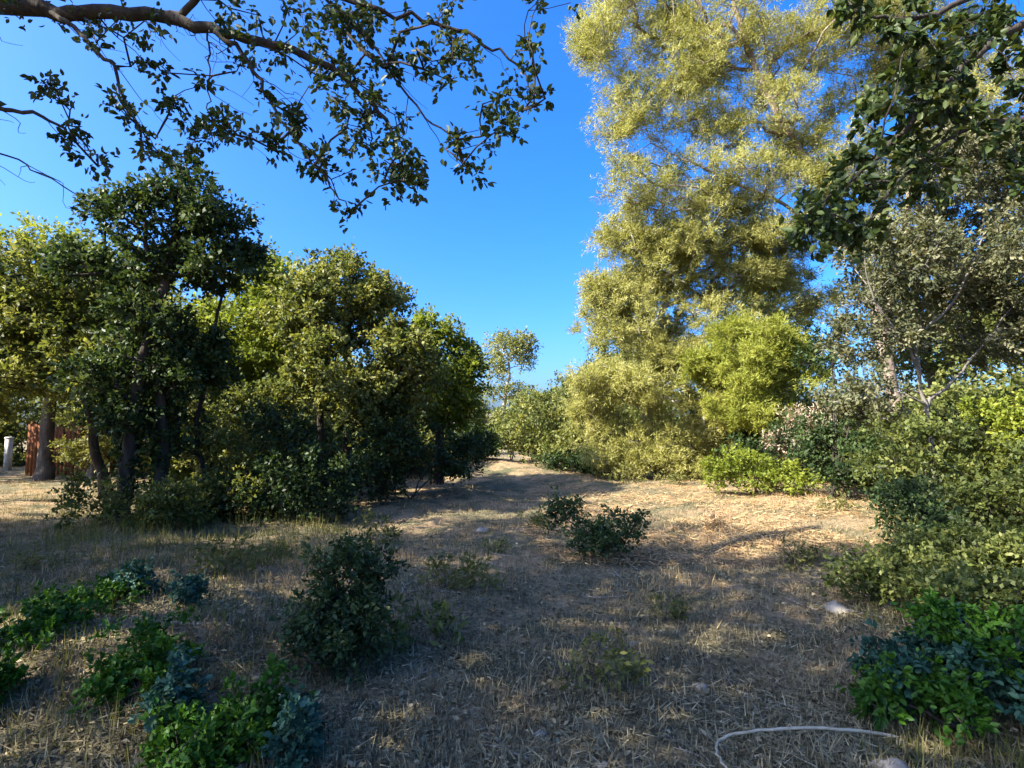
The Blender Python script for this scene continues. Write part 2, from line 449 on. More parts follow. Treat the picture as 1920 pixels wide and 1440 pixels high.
b = gpt(60, 11.5)
plant('spreading_oak', 'broad green oak with a wide rounded crown over the sunlit dry ground', 'tree', b,
      [[b + [-1.6, .2, 0], at(-90, 760, 11.5), at(-60, 620, 11.5), at(20, 520, 11.5)], [b + [1.1, .8, 0], at(165, 760, 12), at(130, 640, 11.8), at(60, 540, 11.6)]],
      [.17, .11],
      [lob(60, 540, 11.5, 170, 90, 1.6), lob(-120, 560, 11.3, 130, 110, 1.5), lob(170, 600, 11.5, 120, 90, 1.3), lob(40, 660, 11.0, 100, 60, 1.1), lob(-60, 700, 10.8, 70, 90, .9), lob(75, 700, 10.7, 80, 40, .7), lob(190, 690, 10.6, 70, 60, .8)],
      740, 56, .33, .105, .62, M['oak'], M['bark_dark'], 12, tone=.45)

b = gpt(90, 17)
plant('lime_green_tree', 'bright yellow-green tree top showing over the broad oak', 'tree', b,
      [[b, at(95, 700, 17), at(90, 560, 17), at(95, 480, 17)]], [.2],
      [lob(100, 480, 17, 110, 45, 1.6), lob(-60, 520, 17, 130, 70, 1.8), lob(220, 540, 17, 110, 80, 1.6), lob(100, 600, 17, 150, 80, 1.8)],
      330, 42, .42, .13, .6, M['lime'], M['bark'], 13, tone=.55)

b = gpt(505, 14)
plant('rounded_oak', 'rounded mid-green tree with yellow-green sunlit patches behind the ivy-clad oak', 'tree', b,
      [[b, at(500, 760, 14), at(490, 620, 14), at(470, 540, 14)], [b + [.5, .4, 0], at(545, 760, 14.4), at(560, 640, 14.3)]],
      [.16, .12],
      [lob(480, 545, 14, 80, 60, 1.2), lob(420, 640, 13.6, 90, 80, 1.1), lob(520, 620, 13.2, 80, 70, 1.0), lob(545, 560, 14.2, 75, 50, 1.1), lob(450, 720, 13.5, 80, 60, 1.0)],
      520, 54, .34, .105, .64, M['lime'], M['bark_dark'], 14, tone=.38)

b = gpt(650, 12.5)
plant('domed_oak', 'tall domed oak with dark bluish top at the left edge of the path', 'tree', b,
      [[b, at(655, 800, 12.5), at(650, 660, 12.5), at(655, 560, 12.5)], [b + [-.5, .4, 0], at(600, 780, 12.8), at(580, 680, 12.7)],
       [b + [.7, .5, 0], at(720, 790, 12.9), at(740, 690, 12.8)]],
      [.17, .11, .11],
      [lob(650, 560, 12.5, 95, 65, 1.1), lob(640, 510, 12.5, 50, 25, .6), lob(720, 590, 12.5, 60, 55, .8), lob(580, 620, 12.3, 80, 75, 1.0), lob(690, 670, 12.0, 110, 75, 1.0),
       lob(770, 690, 12.4, 70, 70, .9), lob(620, 720, 11.9, 90, 60, .9), lob(720, 770, 12.0, 90, 60, .9)],
      820, 56, .30, .095, .62, M['oak'], M['bark_dark'], 15, tone=.52)

b = gpt(820, 15.5)
plant('path_edge_oak', 'small yellow-green oak sloping down to the gap at the end of the path', 'tree', b,
      [[b, at(825, 790, 15.5), at(820, 690, 15.5), at(815, 640, 15.5)]], [.15],
      [lob(800, 640, 15.5, 60, 45, .9), lob(840, 690, 15.5, 55, 55, .9), lob(860, 750, 15.3, 45, 50, .8), lob(800, 740, 15.0, 70, 60, .9)],
      400, 52, .32, .105, .62, M['lime'], M['bark_dark'], 16, tone=.36)

# understory on the left
def shrub(name, label, px, d, lobes, n, nl, rc, leaf, lw, mat, seed, bark='bark_dark', stems=4, group=None, kind='quad', tone=.48, cat='shrub', inner=.35, spread=.12, up=.4, zmin=None, sr=.018):
    rg = np.random.default_rng(seed + 500)
    b = gpt(px, d)
    trs = []
    for k in range(stems):
        l = lobes[k % len(lobes)]
        a = rg.uniform(0, 6.28); s = b + np.array([math.cos(a), math.sin(a), 0]) * spread * rg.random()
        tip = np.asarray(l[0]) + rg.normal(0, .15, 3) * np.asarray(l[1])
        tip[2] = max(tip[2], b[2] + .1)
        trs.append([s, (s * .55 + tip * .45) + rg.normal(0, .04, 3), tip])
    return plant(name, label, cat, b, trs, [sr] * stems, lobes, n, nl, rc, leaf, lw, M[mat], M[bark], seed, group, kind=kind,
                 step=.22, r_tip=.0035, inner=inner, tone=tone, limb_min=9999, trunk_name='stem', crown_name='foliage', up=up, zmin=zmin)

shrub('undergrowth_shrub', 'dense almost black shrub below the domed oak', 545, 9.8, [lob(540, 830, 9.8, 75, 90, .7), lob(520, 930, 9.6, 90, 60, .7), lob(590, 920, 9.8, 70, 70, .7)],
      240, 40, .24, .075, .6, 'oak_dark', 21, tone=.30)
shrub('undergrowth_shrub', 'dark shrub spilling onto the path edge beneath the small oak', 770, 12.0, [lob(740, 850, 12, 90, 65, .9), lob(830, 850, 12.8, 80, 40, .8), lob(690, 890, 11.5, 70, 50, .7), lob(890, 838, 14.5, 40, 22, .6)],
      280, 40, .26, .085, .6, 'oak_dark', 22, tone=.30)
shrub('undergrowth_shrub', 'olive shrub with pale sunlit leaves right of the ivy-clad stems', 430, 10.2, [lob(420, 840, 10.2, 60, 60, .6), lob(440, 920, 9.8, 70, 50, .6), lob(385, 940, 9.6, 45, 40, .5)],
      190, 36, .24, .08, .6, 'oak', 23, tone=.55)
shrub('undergrowth_shrub', 'shaded olive shrub around the foot of the ivy-clad stems', 250, 8.7, [lob(180, 940, 8.8, 60, 45, .5), lob(270, 965, 8.5, 60, 35, .4), lob(340, 950, 8.6, 60, 45, .5)],
      170, 34, .2, .065, .6, 'oak', 27, tone=.35)
shrub('undergrowth_shrub', 'broad dark shrub under the rounded tree with yellow-green patches', 450, 11.4, [lob(440, 800, 11.4, 80, 60, .7), lob(500, 760, 11.6, 60, 60, .7), lob(390, 870, 11.2, 60, 40, .6)],
      210, 40, .25, .085, .6, 'oak', 28, tone=.42)
shrub('lime_shrub', 'glowing lime shrub seen between the ivy-clad stems', 338, 12.8, [lob(340, 830, 12.8, 32, 60, .4), lob(332, 880, 12.6, 28, 35, .35)],
      90, 40, .24, .09, .6, 'lime', 24, tone=.75)
shrub('low_shrub', 'low olive shrub growing in front of the rust-brown board fence', 150, 14.3, [lob(160, 845, 14.3, 40, 28, .5), lob(190, 830, 14.2, 26, 38, .4)],
      90, 40, .24, .085, .6, 'grass', 26, tone=.45)

# ------------------------------------------------------------------ gap at the end of the path
b = gpt(950, 36)
plant('slender_tree', 'slender tree with a small airy round crown beyond the gap', 'tree', b,
      [[b, at(945, 760, 36), at(955, 700, 36), at(950, 655, 36)]], [.16],
      [lob(955, 655, 36, 52, 28, 1.5), lob(925, 680, 36, 30, 28, 1.0), lob(985, 668, 36, 28, 26, 1.0), lob(935, 720, 36, 34, 34, 1.2, .5), lob(965, 740, 36, 30, 26, 1.0, .5)],
      260, 30, .55, .16, .6, M['oak'], M['bark_pale'], 31, tone=.75, sub=4)
shrub('gap_shrub', 'bushy green shrub on the right of the gap with reddish dry sprigs', 1015, 21, [lob(1010, 790, 21, 55, 55, 1.2), lob(975, 830, 21, 45, 35, 1.0), lob(1050, 830, 20.5, 55, 50, 1.1), lob(1050, 760, 22, 40, 45, 1.0)],
      230, 40, .36, .12, .6, 'oak', 32, tone=.6)
shrub('gap_shrub', 'dark low shrub closing the end of the path beside the white outbuilding', 890, 20.5, [lob(880, 825, 20.5, 50, 26, .9), lob(915, 838, 20.3, 26, 18, .6)],
      120, 40, .3, .11, .6, 'shade_oak', 34, tone=.45)
shrub('gap_shrub', 'mid-green shrub in the gap in front of the slender tree', 960, 25, [lob(955, 800, 25, 40, 34, 1.0), lob(985, 770, 25.5, 34, 30, 1.0), lob(930, 825, 24.6, 26, 24, .8)],
      150, 40, .36, .12, .6, 'oak', 35, tone=.6)
shrub('dark_gap_shrub', 'low dark shrub at the foot of the yellow-green pine', 1080, 19, [lob(1070, 870, 19, 60, 25, .8), lob(1130, 880, 18.6, 45, 20, .6)],
      110, 38, .28, .10, .6, 'oak_dark', 33, tone=.4)

# ------------------------------------------------------------------ pines on the right
b = gpt(1690, 17.5)
plant('tall_pine', 'very tall open pine with pale limbs and sky showing through its crown', 'tree', b,
      [[b, at(1670, 700, 17.5), at(1610, 480, 17.5), at(1530, 330, 17.4), at(1440, 180, 17.3), at(1380, 20, 17.3), at(1350, -160, 17.3)],
       [at(1610, 480, 17.5), at(1480, 390, 17.0), at(1350, 330, 16.8), at(1220, 270, 16.6)],
       [at(1660, 640, 17.5), at(1700, 400, 17.8), at(1720, 200, 18), at(1740, -60, 18)]],
      [.20, .07, .15],
      [lob(1135, 70, 17.0, 55, 140, 1.2), lob(1150, 210, 16.8, 55, 90, 1.0), lob(1180, 350, 16.6, 80, 60, 1.0, .8), lob(1370, 60, 17.3, 120, 120, 2.2), lob(1440, 210, 17.0, 120, 90, 1.8),
       lob(1250, 90, 17.6, 110, 150, 2.0, .6), lob(1270, 260, 17.6, 120, 120, 1.8, .5), lob(1560, 60, 17.4, 110, 90, 2.0), lob(1560, 300, 17.2, 110, 70, 1.6), lob(1440, 340, 16.8, 110, 60, 1.4),
       lob(1240, 380, 17.2, 110, 45, 1.2, .8), lob(1330, 330, 17.0, 100, 60, 1.4, .8), lob(1250, 200, 17.0, 90, 90, 1.4, .6), lob(1350, 410, 17.4, 90, 35, 1.0, .6), lob(1480, 430, 17.4, 110, 50, 1.3), lob(1600, 170, 17.6, 70, 60, 1.2, .6), lob(1480, 110, 17.6, 110, 90, 1.6), lob(1620, 420, 17.6, 110, 80, 1.5), lob(1200, 10, 17.4, 90, 90, 1.4), lob(1700, 80, 18, 130, 120, 2.0), lob(1720, 280, 18, 120, 110, 2.0), lob(1850, 200, 18, 130, 180, 2.2), lob(1400, -160, 17.5, 270, 110, 3.0), lob(1740, -160, 18, 200, 140, 3.0)],
      3300, 160, .50, .12, .20, M['pine'], M['bark_pine'], 41, mode='needle', kind='tri', step=.45, r_tip=.009, twigs=9, inner=.2, limb_min=14, tone=.55, rise=.06, sub=3)

b = gpt(1235, 18.3)
plant('yellow_green_pine', 'dense yellow-green pine with a rounded crown reaching to the ground', 'tree', b,
      [[b, at(1215, 800, 18.3), at(1225, 700, 18.3), at(1245, 580, 18.3), at(1260, 500, 18.3)]], [.22],
      [lob(1155, 460, 18.0, 42, 38, .7), lob(1250, 515, 18.3, 130, 75, 2.0, 1.5), lob(1400, 490, 18.6, 140, 60, 1.6, 1.2), lob(1175, 545, 18.0, 70, 70, 1.3, 1.3), lob(1180, 610, 17.8, 85, 85, 1.6), lob(1320, 600, 18.0, 120, 80, 1.8),
       lob(1130, 720, 17.8, 60, 70, 1.3), lob(1230, 730, 17.5, 90, 80, 1.4), lob(1150, 830, 17.8, 65, 55, 1.2), lob(1260, 830, 17.6, 80, 55, 1.2), lob(1360, 720, 17.6, 90, 80, 1.5), lob(1100, 800, 18.0, 40, 60, .8), lob(1200, 865, 17.3, 70, 26, .7), lob(1290, 868, 17.2, 60, 24, .6), lob(1340, 830, 17.8, 60, 50, 1.0), lob(1470, 560, 18.4, 90, 60, 1.4)],
      1750, 180, .44, .12, .22, M['pine'], M['bark_pale'], 42, mode='needle', kind='tri', step=.45, r_tip=.008, twigs=9, inner=.35, limb_min=14, tone=.62, sub=4)

b = gpt(1440, 16.2)
plant('fresh_green_pine', 'bushy fresh-green young pine in front of the tall pine', 'tree', b,
      [[b, at(1435, 800, 16.2), at(1425, 690, 16.2), at(1430, 620, 16.2)]], [.12],
      [lob(1430, 640, 16.2, 85, 50, 1.0), lob(1370, 690, 16.0, 70, 60, 1.0), lob(1460, 710, 15.9, 70, 70, 1.0), lob(1400, 760, 15.8, 80, 50, .9, .8)],
      420, 190, .36, .125, .21, M['pine_lime'], M['bark'], 43, mode='needle', kind='tri', step=.4, r_tip=.007, twigs=9, inner=.4, limb_min=14, tone=.55)

# ------------------------------------------------------------------ right-hand side: grey tree and shrubs
b = gpt(1745, 9.5)
plant('grey_leaved_tree', 'grey-leaved tree with pale bare limbs on the right of the clearing', 'tree', b,
      [[b, at(1750, 860, 9.5), at(1730, 740, 9.5), at(1722, 640, 9.4), at(1790, 560, 9.3), at(1850, 430, 9.2)],
       [at(1724, 690, 9.45), at(1690, 640, 9.2), at(1640, 560, 9.0), at(1620, 480, 9.0)],
       [at(1735, 760, 9.5), at(1800, 700, 9.6), at(1880, 600, 9.6), at(1960, 480, 9.6)]],
      [.045, .024, .03],
      [lob(1690, 480, 9.5, 100, 90, 1.1), lob(1830, 460, 9.5, 110, 110, 1.2), lob(1640, 600, 9.8, 80, 80, .9, .8), lob(1860, 620, 9.8, 90, 80, 1.0, .8), lob(1950, 520, 9.6, 90, 160, 1.2), lob(1640, 730, 9.6, 70, 70, .8, .8), lob(1780, 330, 9.8, 130, 80, 1.1), lob(1900, 330, 10.2, 100, 90, 1.1)],
      900, 66, .28, .08, .5, M['grey'], M['bark_grey'], 51, r_tip=.005, limb_min=12, tone=.42)
shrub('dark_evergreen_shrub', 'tall dark evergreen shrub between the young pine and the grey-leaved tree', 1560, 12.5, [lob(1555, 660, 12.8, 45, 70, .6), lob(1590, 780, 12.5, 60, 80, .7), lob(1480, 830, 13.2, 110, 50, .8), lob(1580, 860, 12.4, 90, 50, .8)],
      300, 40, .27, .085, .6, 'oak_dark', 52, tone=.42, stems=6, sr=.03)
shrub('lime_shrub', 'bright lime shrub in the sun under the grey-leaved tree', 1870, 8.2, [lob(1875, 790, 8.2, 55, 45, .5), lob(1915, 840, 8.1, 55, 40, .5)],
      120, 36, .2, .065, .6, 'lime', 53, tone=.7)
shrub('broad_green_shrub', 'broad deep-green shrub filling the ground below the grey-leaved tree', 1770, 8.0, [lob(1720, 850, 8.2, 90, 60, .7), lob(1850, 910, 7.8, 100, 70, .8), lob(1930, 960, 7.2, 90, 90, .8), lob(1780, 960, 7.6, 80, 50, .6)],
      320, 40, .22, .07, .6, 'oak', 54, tone=.30, stems=6)
shrub('deep_green_shrub', 'rounded deep-green shrub at the edge of the sunlit straw', 1690, 6.9, [lob(1695, 960, 6.9, 50, 55, .4), lob(1740, 1000, 6.6, 50, 40, .35)],
      140, 36, .17, .055, .6, 'oak_dark', 55, tone=.6)
shrub('sunlit_lime_shrub', 'low lime-green shrub standing on the sunlit straw', 1420, 12.2, [lob(1400, 880, 12.2, 55, 40, .6), lob(1470, 905, 12.0, 45, 35, .55), lob(1350, 895, 12.3, 35, 28, .4)],
      170, 40, .2, .07, .6, 'lime', 56, tone=.55)
shrub('brown_brush', 'pale dried brush heap behind the low lime-green shrub', 1520, 13.6, [lob(1525, 790, 13.6, 52, 22, .5), lob(1500, 830, 13.6, 60, 40, .6)],
      120, 34, .24, .09, .35, 'dry', 57, tone=.5, bark='bark_pale')
shrub('low_shrub', 'leafy low shrub at the clearing edge under the deep-green shrub', 1640, 5.2, [lob(1650, 1110, 5.2, 60, 45, .3), lob(1720, 1080, 5.3, 70, 50, .35), lob(1620, 1160, 5.0, 45, 30, .25)],
      150, 34, .13, .05, .6, 'oak', 58, tone=.42)
shrub('edge_shrub', 'tangled olive shrub between the broad deep-green shrub and the leafy low shrub', 1840, 5.6, [lob(1850, 1060, 5.6, 90, 60, .45), lob(1930, 1090, 5.3, 90, 80, .45), lob(1760, 1050, 5.9, 60, 40, .35)],
      220, 36, .16, .052, .55, 'oak', 63, tone=.32, stems=5)
shrub('edge_shrub', 'shaded green shrub behind the lush blue-green shrub', 1800, 4.4, [lob(1800, 1130, 4.4, 90, 50, .35), lob(1900, 1150, 4.2, 80, 60, .35)],
      170, 36, .14, .048, .6, 'oak', 64, tone=.35, stems=5)
shrub('right_corner_shrub', 'lush blue-green shrub beside the bent dry cane', 1760, 3.35, [lob(1700, 1290, 3.35, 75, 70, .25), lob(1800, 1200, 3.5, 90, 60, .3), lob(1880, 1290, 3.2, 90, 90, .3)],
      170, 34, .11, .045, .6, 'teal', 59, tone=.42, kind='hex')
shrub('right_corner_shrub', 'vivid green shrub growing through the blue-green one', 1790, 3.2, [lob(1790, 1190, 3.3, 45, 45, .18), lob(1770, 1320, 3.1, 70, 50, .2), lob(1640, 1290, 3.2, 35, 50, .15), lob(1900, 1220, 3.1, 50, 60, .2)],
      120, 32, .10, .042, .6, 'vivid', 60, tone=.45, kind='hex')

# ------------------------------------------------------------------ shrubs standing in the clearing
shrub('clearing_shrub', 'small dark green shrub standing alone in the middle of the clearing', 1130, 6.9, [lob(1060, 970, 7.0, 40, 40, .25), lob(1150, 990, 6.9, 55, 40, .3), lob(1110, 1020, 6.8, 60, 35, .3)],
      110, 34, .14, .05, .6, 'oak_dark', 61, tone=.62)
shrub('shaded_shrub', 'dark bushy shrub on the shaded litter near the vivid ground plants', 650, 3.95, [lob(655, 1110, 3.95, 70, 80, .28), lob(640, 1190, 3.85, 85, 60, .3), lob(690, 1060, 4.0, 45, 45, .2), lob(660, 1235, 3.8, 70, 30, .25)],
      230, 34, .12, .038, .6, 'oak_dark', 62, tone=.5, kind='hex')

# vivid ground plants at the lower left
low = [(160, 4.25, 78, 1.15, 'vivid', 'vivid green creeping plant, largest of the mats on the litter'),
       (285, 3.35, 92, .62, 'vivid', 'vivid green creeping mat spreading over the dry litter between two others'),
       (485, 2.85, 74, .55, 'vivid', 'rounded vivid green mat at the end of the row of creeping plants'),
       (372, 4.6, 30, .28, 'teal', 'small blue-green tuft on the pale dry grass'),
       (262, 4.75, 44, .30, 'teal', 'blue-green tuft close behind the largest creeping plant'),
       (350, 3.0, 38, .26, 'teal', 'blue-green sprig between two vivid green mats'),
       (572, 2.75, 36, .34, 'teal', 'blue-green sprig beside the rounded vivid mat'),
       (-5, 3.1, 45, .40, 'vivid', 'vivid green mat at the end of the creeping plants below the left oaks'),
       (365, 2.66, 62, .36, 'vivid', 'low vivid green mat in front of the blue-green sprig')]
for i, (px, d, rx, ry, mt, lb) in enumerate(low):
    s = d / FPX; g = gpt(px, d); v = mt == 'vivid'; hz = .10 if v else .16
    lb_ = [(g + [0, 0, hz * .5], (rx * s, ry * .6, hz), 1), (g + [rx * s * .35, -ry * .28, hz * .4], (rx * s * .75, ry * .42, hz * .8), 1), (g + [-rx * s * .3, ry * .25, hz * .5], (rx * s * .7, ry * .4, hz * .9), 1)]
    shrub('ground_plant', lb, px, d, lb_, int(60 + 150 * rx * s * ry) if v else 34, 30, .075, .036, .7, mt, 70 + i, stems=3, kind='hex', tone=.5, cat='plant', spread=.06, sr=.005, zmin=.03, inner=.2)

# scattered weeds in the clearing
wl = [(930, 7.4, 'oak', 'pale green weed beside the ashy part of the path'), (1000, 8.8, 'grass', 'straggly weed behind the lone dark green shrub'),
      (860, 5.6, 'grass', 'thin olive weed on the open litter between the two dark shrubs'), (1240, 5.0, 'grass', 'low olive weed in the shade beyond the bent cane'),
      (1480, 6.4, 'grass', 'pale weed at the border of sun and shade beside the sunlit stone'), (780, 4.3, 'oak', 'small green weed close to the dark bushy shrub'),
      (1330, 8.2, 'straw', 'dry straw-coloured weed on the golden straw'), (1560, 9.0, 'grass', 'olive weed below the dark evergreen shrub'),
      (420, 6.2, 'grass', 'rough weed in the grass before the ivy-clad stems'), (520, 7.2, 'oak', 'green weed at the foot of the almost black shrub'),
      (1110, 3.6, 'grass', 'tiny olive weed alone on the shaded leaf litter'), (700, 8.0, 'grass', 'spindly weed at the path edge before the dark spilling shrub'),
      (60, 6.5, 'grass', 'rough olive weed on the pale ground before the broad oak'), (1250, 15.5, 'grass', 'tall olive grass tuft at the foot of the yellow-green pine'), (1170, 15.8, 'grass', 'olive grass tuft by the low dark shrub under the pine')]
for i, (px, d, mt, lb) in enumerate(wl):
    g = gpt(px, d); q = .9 + .4 * (i % 3) + (.8 if d > 15 else 0)
    shrub('weed', lb, px, d, [(g + [0, 0, .10 * q], (.16 * q, .14 * q, .12 * q), 1), (g + [.12 * q, .03, .07 * q], (.11 * q, .10 * q, .09 * q), 1)],
          22, 16, .07 * q, .045 * q, .35, mt, 120 + i, stems=3, tone=.5, cat='weed', spread=.05, sr=.004, zmin=.02, bark='bark')

# ------------------------------------------------------------------ trees whose boughs overhang the view
def overhang(name, label, base, trunk, trunk_r, limbs, lr, clusters, depth, rc, nl, leaf, mat, bark, seed, high, n_high):
    """limbs: polylines [(px,py,d)...]; each cluster is a leaf spray (own mesh) on the limb that carries it."""
    rg = np.random.default_rng(seed)
    root = thing(name, label, 'tree', base)
    tr = wobble(trunk, 30, .02, rg); f = np.linspace(0, 1, 30)
    g = Geo(); rad = trunk_r * (1 - .6 * f); rad[0] *= 1.4; t2 = tr.copy(); t2[0, 2] -= .15
    g.add(*tube(t2, rad, 12)); link('trunk', g.mesh('trunk', bark, True, base), root)
    polys = [wobble([p if isinstance(p, np.ndarray) else at(*p) for p in L], max(8, 3 * len(L) + 6), .012, rg) for L in limbs]
    C = np.array([at(px, py, depth + rg.uniform(-.45, .45)) for px, py in clusters])
    P, par, tid, cnt, tips = skeleton(polys, C, .12, rg, .03, .4)
    br, ro = branch_paths(P, par, tid, cnt, .0035, .5)
    geos = [Geo() for _ in polys]
    for i, p in enumerate(polys):
        ff = np.linspace(0, 1, len(p)); geos[i].add(*tube(p, lr[i][0] + (lr[i][1] - lr[i][0]) * ff, 8))
    for rt, paths in br.items():
        for p, r in paths: geos[tid[par[rt]]].add(*tube(p, r, 4))
    # bare hanging twigs
    for i, p in enumerate(polys):
        for k in range(int(3 + len(p) * .25)):
            j = rg.integers(1, max(2, int(len(p) * .8))); q = p[j]; L = rg.uniform(.2, .6)
            dv = norm(np.array([.75 + rg.normal(0, .3), rg.normal(0, .3), -.7 + rg.normal(0, .25)])) * L
            geos[i].add(*tube(wobble([q, q + dv * .35 + rg.normal(0, .10 * L, 3), q + dv * .7 + rg.normal(0, .10 * L, 3), q + dv], 9, .006, rg), np.linspace(.004, .0015, 9), 3))
    lo = [link('limb', gg.mesh('limb', bark, True, base), root) for gg in geos]
    for ci in range(len(C)):
        a = tips[ci]
        while tid[a] < 0: a = par[a]
        k = max(5, int(rg.normal(nl, nl * .3)))
        out = norm(rg.normal(size=(1, 3)) + np.array([[.2, 0, -.5]]))
        pos, dirs, nr, Ls, rnd = clump_leaves(C[ci:ci + 1], out, rc * rg.uniform(.7, 1.3), [k], leaf, rg, 5, -.1, 'leaf', .5)
        link('leaf_spray', leaf_mesh('leaf_spray', pos, dirs, nr, Ls, Ls * .62, rnd, mat, 'hex', base), lo[tid[a]])['kind'] = 'stuff'
    # the rest of the crown, above and beside the view
    Ch, Oh = sample_lobes(high, n_high, rg, .3)
    P, par, tid, cnt, tips = skeleton([tr], Ch, .5, rg)
    br, ro = branch_paths(P, par, tid, cnt, .008)
    for rt, paths in br.items():
        g = Geo()
        for p, r in paths: g.add(*tube(p, r, 5))
        link('limb', g.mesh('limb', bark, True, base), root)
    pos, dirs, nr, Ls, rnd = clump_leaves(Ch, Oh, .5 * rg.uniform(.7, 1.3, len(Ch)), np.full(len(Ch), 46), .105, rg)
    link('crown', leaf_mesh('crown', pos, dirs, nr, Ls, Ls * .62, rnd, mat, 'quad', base), root)['kind'] = 'stuff'
    return root

D = 4.0
tb = np.array([-7.2, 1.6, float(ground_z(-7.2, 1.6))])
fork = np.array([-6.6, 2.3, 4.0])
cl = [(245,125),(265,110),(300,130),(80,150),(105,170),(140,190),(130,225),(120,260),(215,195),(235,215),(310,190),(330,200),(400,225),(420,215),(395,245),(490,170),
      (510,195),(530,205),(545,210),(460,255),(500,275),(520,285),(590,300),(625,355),(660,400),(160,290),(190,305),(265,250),(285,270),(350,260),(300,290),(400,270),
      (430,250),(510,90),(530,85),(480,80),(640,40),(660,20),(650,60),(560,25),(540,15),(610,40),(430,15),(410,30),(620,100),(600,120),(640,130),(680,50),(700,30),
      (160,45),(100,35),(200,50),(60,20),(730,115),(740,95),(720,125),(630,130),(700,175),(690,190),(660,160),(850,75),(870,90),(855,100),(880,115),(810,115),(795,130),
      (840,150),(975,95),(1000,100),(985,85),(965,130),(985,165),(1000,200),(980,210),(920,180),(905,195),(935,185),(930,230),(925,250),(945,245),(850,260),(860,275),
      (835,280),(870,310),(885,325),(740,215),(745,235),(750,265),(770,310),(760,290),(700,260),(720,300),(680,240),(650,240),(655,280),(660,320),(710,350),(730,340),
      (760,345),(775,320),(610,290),(590,310),(820,40),(830,10),(1010,5),(1070,5),(560,60),(590,75),(610,10),(690,80),(750,60),(780,90),(620,180),(580,160),(560,240),
      (130,20),(30,15),(230,30),(270,40),(700,10),(760,20),(480,30),(450,120),(380,160),(350,230),(180,80),(730,290),(690,220),(640,200),(670,260)]
overhang('overhanging_oak', 'spreading oak whose dark bough hangs across the blue sky above the clearing', tb,
         [tb, np.array([-7.1, 1.7, 1.6]), np.array([-6.9, 2.0, 3.0]), fork, np.array([-6.2, 2.8, 6.5]), np.array([-5.6, 3.4, 8.8])], .30,
         [[fork, (-180, -30, 4.0), (-40, 8, 4.0), (60, 16, 4), (120, 24, 4), (210, 22, 4), (330, 38, 4), (400, 55, 4), (480, 72, 4), (560, 100, 4.1), (640, 145, 4.1), (705, 200, 4.2), (745, 270, 4.2), (755, 330, 4.2)],
          [(300, 33, 4.0), (340, 20, 4.0), (385, -10, 3.9), (480, -25, 3.9), (600, -15, 3.9), (690, 8, 3.9), (790, 35, 4), (870, 60, 4), (930, 95, 4), (985, 130, 4), (1003, 195, 4)],
          [fork + [0, .1, -.2], (-160, 170, 4.2), (-30, 198, 4.2), (60, 212, 4.2), (120, 240, 4.2), (180, 295, 4.2)],
          [fork + [0, .2, -.3], (-170, 210, 4.4), (-20, 278, 4.4), (60, 318, 4.4), (150, 372, 4.4)],
          [(400, 55, 4.0), (455, 100, 3.9), (490, 150, 3.9), (515, 205, 3.9), (560, 270, 3.9), (620, 345, 3.9), (655, 392, 3.9)],
          [(600, -15, 3.9), (690, 70, 4.0), (780, 200, 4.0), (850, 265, 4.0), (882, 322, 4.0)],
          [(392, 52, 4.0), (394, 110, 4.0), (390, 190, 4.0), (396, 240, 4.0)],
          [(90, 22, 4.0), (150, 62, 3.9), (215, 130, 3.9), (240, 200, 3.9), (290, 280, 3.9)]],
         [(.075, .007), (.028, .005), (.03, .004), (.014, .003), (.018, .004), (.012, .004), (.008, .003), (.02, .004)],
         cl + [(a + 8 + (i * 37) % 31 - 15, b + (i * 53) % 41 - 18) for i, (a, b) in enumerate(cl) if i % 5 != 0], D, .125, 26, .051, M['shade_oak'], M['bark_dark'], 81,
         [((-7.2, 1.4, 7.2), (2.8, 2.8, 1.8), 1), ((-9.4, 3.2, 7.4), (2.8, 2.8, 1.7), 1), ((-9.6, -2.8, 7.6), (3.0, 2.6, 2.2), 1), ((-6.2, -3.2, 7.4), (2.6, 2.4, 1.8), 1), ((-10.2, 1.0, 7.4), (3.0, 3.2, 2.4), 1), ((-7.0, -1.2, 7.6), (3.0, 3.0, 2.2), 1), ((-7.4, 4.6, 6.0), (1.6, 1.8, 1.6), 1), ((-4.6, .4, 8.6), (2.4, 2.6, 1.4), 1), ((-11.2, 3.6, 5.6), (2.0, 2.6, 1.8), 1)], 1500)  # unseen upper crown, its lobes placed to shade the foreground

